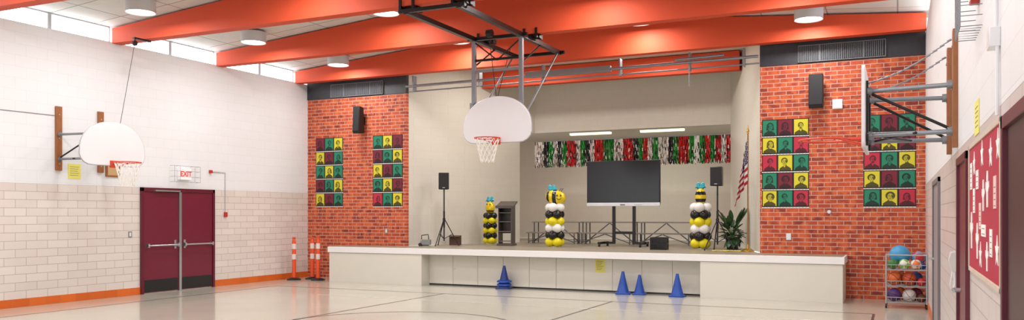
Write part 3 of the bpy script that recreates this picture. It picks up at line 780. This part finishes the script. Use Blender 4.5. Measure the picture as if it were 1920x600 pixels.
# ------------------------------------------------------------------ lectern, boxes on stage
t = thing('lectern', 'dark brown open-shelved lectern with slanted top', 'lectern', (-8.76, 18.3, SZ), 0.15)
dk = mat('dark_laminate', (78, 68, 64), 0.4, var=0.15)
for x in (-0.17, 0.155):
    p = MB(); p.prism([(-0.16, 0.05), (0.18, 0.05), (0.18, 1.04), (-0.16, 0.93)], 'x', x, x+0.015); p.done('side_panel', dk, t)
p = MB(); p.box(-0.155, 0.155, 0.16, 0.175, 0.30, 1.0); p.done('back_panel', dk, t)
for z in (0.10, 0.34, 0.58, 0.80):
    p = MB(); p.box(-0.155, 0.155, -0.13, 0.16, z, z+0.018); p.done('shelf', mat('shelf_laminate', (110, 98, 90), 0.4, var=0.1), t)
p = MB(); p.prism([(-0.22, 0.92), (0.20, 1.06), (0.20, 1.10), (-0.22, 0.96), ], 'x', -0.22, 0.22); p.box(-0.22, 0.22, -0.24, -0.22, 0.92, 0.985); p.done('reading_top', dk, t)
p = MB(); p.box(-0.2, 0.2, -0.2, 0.2, 0, 0.05); p.done('plinth', dk, t, bevel=0.006)
t = thing('milk_crate', 'black plastic crate on the stage floor', 'crate', (-4.72, 17.6, SZ), 0.1)
p = MB()
for z in (0.0, 0.12, 0.235):
    for a in ((-0.18, 0.18, -0.15, -0.135), (-0.18, 0.18, 0.135, 0.15), (-0.18, -0.165, -0.15, 0.15), (0.165, 0.18, -0.15, 0.15)): p.box(*a, z, z+0.035)
for q in range(12):
    x = -0.18+0.0315*q
    p.box(x, x+0.015, -0.15, -0.135, 0, 0.26); p.box(x, x+0.015, 0.135, 0.15, 0, 0.26)
for q in range(9):
    y = -0.145+0.034*q; p.box(-0.18, -0.165, y, y+0.015, 0, 0.26); p.box(0.165, 0.18, y, y+0.015, 0, 0.26)
p.box(-0.17, 0.17, -0.14, 0.14, 0, 0.012); p.done('basket', black, t)
t = thing('cardboard_box', 'small open brown cardboard box beside speaker tripod', 'box', (-10.1, 18.1, SZ), 0.4)
cb_ = mat('cardboard', (92, 64, 50), 0.8, var=0.1)
p = MB()
for a in ((-0.14, 0.14, -0.12, -0.11), (-0.14, 0.14, 0.11, 0.12), (-0.14, -0.13, -0.12, 0.12), (0.13, 0.14, -0.12, 0.12)): p.box(*a, 0, 0.24)
p.box(-0.14, 0.14, -0.12, 0.12, 0, 0.01); p.done('body', cb_, t)
p = MB(); p.box(-0.14, 0.14, -0.005, 0.005, 0, 0.09, Matrix.Translation((0, -0.115, 0.24)) @ Matrix.Rotation(1.9, 4, 'X')); p.done('flap', cb_, t)
t = thing('floor_machine', 'small grey floor machine with handle at the stage corner', 'machine', (-10.40, 17.12, SZ), 0.3)
gp = mat('grey_plastic', (132, 134, 134), 0.4)
p = MB(); p.cyl((-0.1, 0, 0.09), (0.1, 0, 0.09), 0.08, n=20); p.box(-0.06, 0.14, -0.08, 0.08, 0.03, 0.16); p.done('body', gp, t, bevel=0.01)
p = MB(); p.tube([(-0.08, 0, 0.15), (-0.08, 0, 0.26), (0.08, 0, 0.28), (0.1, 0, 0.15)], 0.012, 8); p.done('handle', blackm, t)
for y in (-0.08, 0.08):
    p = MB(); p.cyl((-0.1, y-0.015, 0.04), (-0.1, y+0.015, 0.04), 0.04, n=16); p.done('wheel', black, t)

# ------------------------------------------------------------------ risers
rism = mat('riser_top', (130, 124, 120), 0.5, var=0.1); risl = mat('riser_steel', (104, 104, 106), 0.4, 0.5)
for i, x in enumerate((-9.0, -7.5, -6.0)):
    t = thing('choir_riser', 'grey folding choir riser with two steps and tubular braces', 'riser', (x, 20.0, SZ), group='choir risers at the back of the stage')
    for z, y0 in ((0.58, 0.38), (0.3, 0.0)):
        p = MB(); p.box(0.0, 1.42, y0, y0+0.36, z-0.03, z); p.done('step', rism, t, bevel=0.004)
        for xx in (0.06, 1.36):
            p = MB(); p.cyl((xx, y0+0.04, 0), (xx, y0+0.04, z-0.03), 0.016, n=8); p.cyl((xx, y0+0.32, 0), (xx, y0+0.32, z-0.03), 0.016, n=8); p.cyl((xx, y0+0.04, 0.06), (xx, y0+0.32, 0.06), 0.01, n=8); p.done('leg', risl, t)
        p = MB(); p.cyl((0.06, y0+0.03, 0.04), (0.70, y0+0.03, z-0.04), 0.014, n=8); p.cyl((1.36, y0+0.03, 0.04), (0.72, y0+0.03, z-0.04), 0.014, n=8); p.done('brace', risl, t)

# ------------------------------------------------------------------ flag
t = thing('flagpole', 'american flag on gold-topped wooden pole in brass floor base', 'flag', (-2.80, 17.40, SZ))
brass = mat('brass', (196, 158, 72), 0.25, 0.9)
p = MB(); p.cyl((0, 0, 0.05), (0, 0, 2.42), 0.014); p.done('pole', mat('pole_wood', (150, 104, 58), 0.35, var=0.2), t)
p = MB(); p.lathe([(0.13, 0), (0.13, 0.02), (0.09, 0.05), (0.03, 0.07), (0.02, 0.15)], n=28); p.done('base', brass, t)
p = MB(); p.sph((0, 0, 2.44), 0.022, nu=12, nv=8); p.lathe([(0.012, 2.45), (0.03, 2.49), (0.012, 2.54), (0.002, 2.62)], n=12); p.done('finial', brass, t)
p = MB(); NF, NS = 44, 52
def fpt(f, s_):
    drop = 0.66*(f**1.15)
    x = -0.012-0.25*f*(0.42+0.62*s_)+0.010*math.sin(f*20+s_*2)
    y = -0.03+0.05*math.sin(f*20+1)*(0.3+0.8*s_)*min(1, f*4)
    return (x, y, 2.34-0.94*s_-drop*(1-0.2*s_)+0.05*f*s_)
vs = [fpt(i/NF, j/NS) for j in range(NS+1) for i in range(NF+1)]
o = len(p.v); p.v += vs
for j in range(NS):
    for i in range(NF):
        s_ = j/NS; f = i/NF
        p.f.append([j*(NF+1)+i, j*(NF+1)+i+1, (j+1)*(NF+1)+i+1, (j+1)*(NF+1)+i])
        p.mi.append(2 if (f < 0.46 and s_ < 7/13) else (0 if int(s_*13) % 2 == 0 else 1))
p.m = 1
for r_ in range(9):
    for c_ in range(6 if r_ % 2 == 0 else 5):
        f = 0.035+0.075*c_+(0.037 if r_ % 2 else 0); s_ = 0.03+r_*0.056
        q = Vector(fpt(f, s_))
        for side in (-0.006, 0.006):
            p.flat([(q.x+(0.013 if k_ % 2 == 0 else 0.005)*math.sin(k_*pi/5), q.z+(0.016 if k_ % 2 == 0 else 0.006)*math.cos(k_*pi/5)) for k_ in range(10)], q.y+side)
p.done('flag_cloth', [mat('flag_red', (170, 30, 44), 0.7), mat('flag_white', (226, 222, 218), 0.7), mat('flag_blue', (34, 40, 96), 0.7)], t, recalc=False)

# ------------------------------------------------------------------ potted palm
t = thing('potted_palm', 'bushy green leafy plant in a dark pot beside the flag', 'plant', (-3.30, 18.45, SZ))
p = MB(); p.lathe([(0.12, 0), (0.15, 0.22), (0.165, 0.24), (0.165, 0.27), (0.14, 0.27), (0.135, 0.23), (0, 0.23)], n=28); p.done('pot', black, t)
p = MB()
leaf = mat('palm_leaf', (44, 78, 40), 0.45, var=0.55, scale=5)
for q in range(60):
    a = q*2.4; up = random.uniform(0.10, 0.85)
    L = random.uniform(0.20, 0.33)
    pts = []
    for s_ in range(7):
        u = s_/6; pts.append(Vector((math.cos(a)*L*u, math.sin(a)*L*0.85*u, 0.24+up*0.95*u-0.30*u*u*(1.1-up))))
    p.tube(pts[:6], 0.005, 4)
    b_ = pts[3]; tip = pts[6]+Vector((math.cos(a)*0.03, math.sin(a)*0.03, -0.02))
    d = (tip-b_).normalized(); sd = d.cross(Vector((0, 0, 1))).normalized()
    N = 6; vl = []
    for s_ in range(N+1):
        u = s_/N; c_ = b_.lerp(tip, u); wv = 0.055*math.sin(pi*min(1, u*0.9+0.08))**0.8
        vl += [c_-sd*wv+Vector((0, 0, 0.012)), c_-Vector((0, 0, 0.006)), c_+sd*wv+Vector((0, 0, 0.012))]
    fs = []
    for s_ in range(N):
        fs += [(3*s_, 3*s_+1, 3*s_+4, 3*s_+3), (3*s_+1, 3*s_+2, 3*s_+5, 3*s_+4)]
    p.add(vl, fs)
p.done('foliage', leaf, t, recalc=False)
p = MB(); pts = []
for i in range(60):
    u = i/59; a = u*14
    pts.append((-0.3+0.55*u+0.09*math.cos(a), -0.10*math.sin(a), 0.012+0.01*(i % 2)))
p.tube(pts, 0.011, 6)
p.done('extension_cord', mat('cord_yellow', (214, 196, 60), 0.5), loc=(-3.2, 17.2, SZ), label='loosely coiled yellow extension cord on stage floor', cat='cord')

# ------------------------------------------------------------------ cones and delineators
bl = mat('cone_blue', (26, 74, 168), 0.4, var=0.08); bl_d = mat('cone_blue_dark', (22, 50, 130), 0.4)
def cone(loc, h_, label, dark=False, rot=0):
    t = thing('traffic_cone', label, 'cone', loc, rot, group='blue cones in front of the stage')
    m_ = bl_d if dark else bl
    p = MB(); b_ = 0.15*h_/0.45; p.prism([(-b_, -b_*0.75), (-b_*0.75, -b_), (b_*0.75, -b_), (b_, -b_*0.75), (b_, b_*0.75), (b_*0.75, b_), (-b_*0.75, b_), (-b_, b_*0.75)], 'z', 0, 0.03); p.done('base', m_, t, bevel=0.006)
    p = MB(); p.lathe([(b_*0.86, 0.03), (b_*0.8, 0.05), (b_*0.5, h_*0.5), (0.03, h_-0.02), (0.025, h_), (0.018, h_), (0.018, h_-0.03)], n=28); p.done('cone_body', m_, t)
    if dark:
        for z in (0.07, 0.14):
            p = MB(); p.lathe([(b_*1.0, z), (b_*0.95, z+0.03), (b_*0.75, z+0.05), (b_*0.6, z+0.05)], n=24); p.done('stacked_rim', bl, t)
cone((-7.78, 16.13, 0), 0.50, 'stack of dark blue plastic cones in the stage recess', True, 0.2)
cone((-5.06, 16.05, 0), 0.46, 'blue plastic cone standing on the gym floor', rot=0.3)
cone((-4.72, 16.08, 0), 0.40, 'shorter blue plastic cone standing on the gym floor', rot=0.1)
cone((-3.93, 16.0, 0), 0.45, 'blue plastic cone standing near the stage block')
om = mat('delineator_orange', (226, 80, 36), 0.4, var=0.05); rb = mat('reflective_band', (226, 214, 208), 0.3)
for loc, h_ in (((-13.52, 16.05, 0), 1.06), ((-13.28, 16.45, 0), 1.06), ((-12.9, 16.2, 0), 1.08)):
    t = thing('delineator_post', 'orange plastic post with white reflective bands and black base', 'traffic post', loc, group='orange delineator posts')
    p = MB(); p.lathe([(0.17, 0), (0.17, 0.02), (0.12, 0.045), (0.06, 0.06)], n=8); p.done('base', black, t)
    p = MB(); p.lathe([(0.055, 0.05), (0.05, 0.12), (0.048, h_-0.12), (0.035, h_-0.08), (0.03, h_-0.04), (0.045, h_-0.02), (0.04, h_), (0.01, h_)], n=20); p.done('post', om, t)
    for z in (h_*0.48, h_*0.72):
        p = MB(); p.lathe([(0.0515, z), (0.0515, z+0.13)], n=20); p.done('reflective_band', rb, t)

p = MB(); p.box(-0.11, 0.11, -0.004, 0, -0.14, 0.14); p.m = 1
for i in range(6): p.box(-0.08, 0.07-0.02*(i % 3), -0.0048, -0.004, 0.09-0.035*i, 0.1-0.035*i)
p.done('paper_notice', [yellow_p, pencil], loc=(-5.65, 16.339, 0.54), label='yellow paper notice taped to stage storage doors', cat='paper')

# ------------------------------------------------------------------ ball rack and balls
RX, RY = 0.135, 15.85
t = thing('ball_rack', 'grey wire ball cart on casters full of balls', 'ball rack', (RX, RY, 0), 0)
wire = mat('rack_wire', (176, 178, 180), 0.35, 0.7)
rw, rd = 0.315, 0.25
shz = (0.10, 0.38, 0.66)
for x in (-rw, rw):
    for y in (-rd, rd):
        p = MB(); p.cyl((x, y, 0.08), (x, y, 0.92), 0.013, n=8); p.done('upright', wire, t)
        p = MB(); p.cyl((x-0.015, y, 0.04), (x+0.015, y, 0.04), 0.04, n=16); p.cyl((x, y, 0.04), (x, y, 0.09), 0.01); p.done('caster', black, t)
for z in shz:
    p = MB()
    for y in (-rd, -rd/3, rd/3, rd): p.cyl((-rw, y, z), (rw, y, z), 0.007, n=6)
    for x in (-rw, 0, rw): p.cyl((x, -rd, z), (x, rd, z), 0.007, n=6)
    for zz in (z+0.09,):
        p.cyl((-rw, -rd, zz), (rw, -rd, zz), 0.007, n=6); p.cyl((-rw, rd, zz), (rw, rd, zz), 0.007, n=6)
        for x in (-rw, rw): p.cyl((x, -rd, zz), (x, rd, zz), 0.007, n=6)
    for q in range(9):
        x = -rw+rw*2*q/8; p.cyl((x, -rd, z), (x, -rd, z+0.09), 0.004, n=5)
    p.done('shelf', wire, t)
p = MB(); p.tube([(-rw, -rd, 0.92), (-rw, rd, 0.92), (rw, rd, 0.92), (rw, -rd, 0.92)], 0.012, 8, True); p.done('top_rail', wire, t)
def ball(x, y, z, r, colr, label, seams=None, patt=None):
    t = thing('ball', label, 'ball', (RX+x, RY+y, z+r), group='balls in the wire cart')
    t.rotation_euler = (random.uniform(0, 1), random.uniform(0, 1), random.uniform(0, 2))
    m_ = mat('ball_%d_%d_%d' % colr, colr, 0.45, var=0.05)
    p = MB()
    if patt: p.sph((0, 0, 0), r, nu=20, nv=12, matf=lambda i, j: 1 if (i//4+j//4) % 2 else 0)
    else: p.sph((0, 0, 0), r, nu=24, nv=14)
    p.done('skin', [m_, mat('ball_%d_%d_%d' % (patt or (0, 0, 0)), patt or (0, 0, 0), 0.45)], t)
    if seams:
        p = MB()
        for ax in 'xyz': p.ring((0, 0, 0), r, 0.0035, ax, 32, 5)
        p.done('seam', black, t)
s1, s2, s3 = [z+0.008 for z in shz]
ball(-0.19, -0.11, s1, 0.115, (80, 44, 112), 'purple rubber ball in wire cart', True)
ball(0.045, -0.115, s1, 0.112, (200, 192, 190), 'white rubber ball in wire cart', True)
ball(0.235, -0.125, s1, 0.072, (110, 60, 40), 'brown leather ball in wire cart', True)
ball(-0.10, 0.125, s1, 0.115, (200, 92, 44), 'orange ball in wire cart', True)
ball(0.15, 0.125, s1, 0.115, (120, 40, 60), 'maroon ball in wire cart', True)
ball(-0.19, -0.11, s2, 0.115, (206, 98, 44), 'orange basketball with black seams in wire cart', True)
ball(0.045, -0.11, s2, 0.115, (186, 74, 34), 'dark orange basketball with black seams in wire cart', True)
ball(0.235, -0.13, s2, 0.07, (200, 46, 44), 'small red ball in wire cart')
ball(-0.10, 0.125, s2, 0.115, (184, 76, 40), 'worn orange basketball in wire cart', True)
ball(0.15, 0.125, s2, 0.115, (60, 80, 150), 'navy ball in wire cart', True)
ball(-0.21, -0.13, s3, 0.088, (60, 120, 60), 'green ball in wire cart')
ball(-0.03, -0.14, s3, 0.09, (120, 186, 60), 'green and white patterned ball in wire cart', patt=(226, 224, 214))
ball(0.15, -0.14, s3, 0.088, (222, 218, 210), 'white and orange ball in wire cart', patt=(222, 120, 60))
ball(0.25, 0.0, s3, 0.06, (40, 60, 140), 'small blue ball in wire cart')
ball(-0.10, 0.09, s3+0.07, 0.17, (64, 150, 200), 'large light blue playground ball on top of cart')
ball(0.19, 0.13, s3+0.07, 0.12, (120, 150, 190), 'pale blue and red ball on top of cart', patt=(196, 46, 44))

# ------------------------------------------------------------------ right wall items
def side_door(n_, ya, yb, frm, leafm, label, Hd=2.08):
    t = thing('door_%d' % n_, label, 'door', (XR, ya, 0), kind='structure'); Wd = yb-ya
    p = MB(); p.box(-0.03, 0.01, 0, 0.06, 0, Hd); p.box(-0.03, 0.01, Wd-0.06, Wd, 0, Hd); p.box(-0.03, 0.01, 0, Wd, Hd-0.06, Hd); p.done('frame', frm, t, bevel=0.003)
    p = MB(); p.box(-0.008, 0.01, 0.06, Wd-0.06, 0.01, Hd-0.06); lf = p.done('leaf', leafm, t)
    p = MB(); p.cyl((-0.008, Wd-0.13, 1.0), (-0.06, Wd-0.13, 1.0), 0.02); p.cyl((-0.06, Wd-0.13, 1.0), (-0.06, Wd-0.25, 1.0), 0.012); p.done('handle', steel, lf)
side_door(2, 3.45, 4.50, maroon_d, mat('dark_maroon_leaf', (60, 12, 26), 0.4), 'maroon door with maroon frame on white block wall')
side_door(3, 6.72, 7.76, maroon_d, maroon, 'maroon door beside the notice board')
side_door(4, 11.2, 13.0, mat('grey_frame', (120, 112, 116), 0.5), mat('grey_leaf', (142, 134, 138), 0.5), 'grey painted door near the ball cart')

t = thing('notice_board', 'maroon notice board with pale frame, pinned papers and cutouts', 'notice board', (XR, 4.62, 1.23))
bw_, bh = 1.98, 0.87
p = MB(); p.box(-0.012, 0, 0, bw_, 0, bh); p.done('backing', mat('board_maroon', (172, 32, 58), 0.8, var=0.08), t)
p = MB()
for a in ((0, bw_, 0, 0.03), (0, bw_, bh-0.03, bh)): p.box(-0.02, 0, a[0], a[1], a[2], a[3])
for a in (0, bw_-0.03): p.box(-0.02, 0, a, a+0.03, 0, bh)
p.done('frame', mat('frame_pale', (206, 190, 174), 0.5, var=0.1, scale=12), t, bevel=0.003)
pk = mat('pink_paper', (226, 196, 190), 0.8)
for y, z, w_, h_, m_ in ((0.22, 0.42, 0.13, 0.17, pk), (0.42, 0.16, 0.13, 0.15, white_paper), (0.78, 0.26, 0.26, 0.07, white_paper), (1.06, 0.30, 0.13, 0.16, pk), (1.25, 0.55, 0.15, 0.12, white_paper), (1.5, 0.40, 0.13, 0.16, white_paper), (1.72, 0.56, 0.14, 0.18, white_paper)):
    p = MB(); p.box(-0.016, -0.012, y, y+w_, z, z+h_); p.m = 1
    for q in range(max(2, int(h_/0.035))): p.box(-0.0165, -0.016, y+w_*0.15, y+w_*0.8, z+0.012+0.032*q, z+0.017+0.032*q)
    p.done('pinned_paper', [m_, pencil], t)
for cy, cz in ((0.5, 0.72), (1.0, 0.75), (1.55, 0.72), (0.18, 0.2), (1.1, 0.14), (0.14, 0.74)):
    p = MB(); pts = [(cy+(0.09 if k_ % 2 == 0 else 0.04)*math.sin(k_*pi/5), cz+(0.085 if k_ % 2 == 0 else 0.038)*math.cos(k_*pi/5)) for k_ in range(10)]
    p.prism(pts, 'x', -0.016, -0.012); p.done('paper_star', white_paper, t)
# mitten / figure-like paper cutouts
for cy, cz, s_ in ((0.68, 0.53, 1.0), (0.92, 0.50, 0.9), (1.32, 0.22, 1.1), (1.76, 0.28, 1.2), (0.7, 0.15, 0.8)):
    sh = [(-.03, -.10), (.03, -.10), (.035, -.02), (.09, .01), (.08, .045), (.03, .035), (.035, .07), (.02, .105), (-.02, .105), (-.035, .07), (-.03, .035), (-.08, .045), (-.09, .01), (-.035, -.02)]
    p = MB(); p.prism([(cy+a*s_, cz+b_*s_) for a, b_ in sh], 'x', -0.016, -0.012); p.done('paper_cutout', white_paper, t)

t = thing('wall_clock', 'round red-rimmed wall clock behind a wire guard cage', 'wall clock', (XR, 6.0, 2.98))
p = MB(); p.cyl((-0.001, 0, 0.12), (-0.05, 0, 0.12), 0.14, n=32); p.done('clock_body', red_plastic, t)
p = MB(); p.cyl((-0.05, 0, 0.12), (-0.054, 0, 0.12), 0.12, n=32); p.done('clock_face', whitep, t)
p = MB(); p.box(-0.058, -0.054, -0.004, 0.004, 0.12, 0.21); p.box(-0.058, -0.054, -0.06, 0, 0.116, 0.124); p.done('clock_hand', black, t)
p = MB()
for z in [-0.2+0.065*i for i in range(10)]: p.tube([(0, -0.24, z), (-0.12, -0.24, z), (-0.12, 0.24, z), (0, 0.24, z)], 0.003, 5)
for y in [-0.24+0.08*i for i in range(7)]: p.tube([(0, y, -0.2), (-0.12, y, -0.2), (-0.12, y, 0.385), (0, y, 0.385)], 0.003, 5)
p.done('wire_guard', galv, t)
t = thing('junction_box', 'white electrical box with conduit running down block wall', 'electrical box', (XR, 4.85, 2.52))
p = MB(); p.box(-0.05, 0, -0.07, 0.07, -0.05, 0.05); p.done('box', whitep, t, bevel=0.004)
p = MB(); p.cyl((-0.015, -0.06, -0.05), (-0.015, -0.06, -0.40), 0.01, n=8); p.done('conduit', whitep, t)
p = MB(); p.cyl((-0.015, -0.03, 0.05), (-0.015, -0.03, 2.3), 0.01, n=8); p.done('conduit', whitep, t)
paper((XR-0.001, 6.12, 2.25), 0.3, 0.22, yellow_p, -1, 'yellow paper notice on white block wall')
paper((XR-0.001, 4.56, 1.55), 0.08, 0.22, mat('green_tag', (40, 130, 90), 0.7), -1, 'green tag hanging beside notice board', 'paper_tag')
t = thing('hand_sanitizer_dispenser', 'white wall dispenser with tube on tiled wall', 'dispenser', (XR-0.001, 8.15, 1.2))
p = MB(); p.prism([(0, 0.10), (-0.05, 0.09), (-0.07, 0.02), (-0.04, -0.08), (0, -0.09)], 'y', -0.05, 0.05); p.done('body', mat('offwhite', (206, 202, 200), 0.4), t, bevel=0.008)
p = MB(); p.tube([(-0.03, 0.0, -0.07), (-0.05, 0.02, -0.2), (-0.03, 0.06, -0.26), (-0.01, 0.1, -0.2), (-0.01, 0.12, 0.1)], 0.008, 6); p.done('tube', whitep, t)

# ------------------------------------------------------------------ camera
cd = bpy.data.cameras.new('camera'); cam = bpy.data.objects.new('camera', cd); C.objects.link(cam)
cd.sensor_width = 36; cd.sensor_fit = 'HORIZONTAL'; cd.lens = 36*1536/1920
cd.shift_y = 102/1920
cam.location = (0, 0, 1.62); cam.rotation_euler = (pi/2, 0, math.atan(723/1536))
cd.clip_start = 0.05
S.camera = cam
S.view_settings.view_transform = 'Standard'
S.view_settings.exposure = 0.08
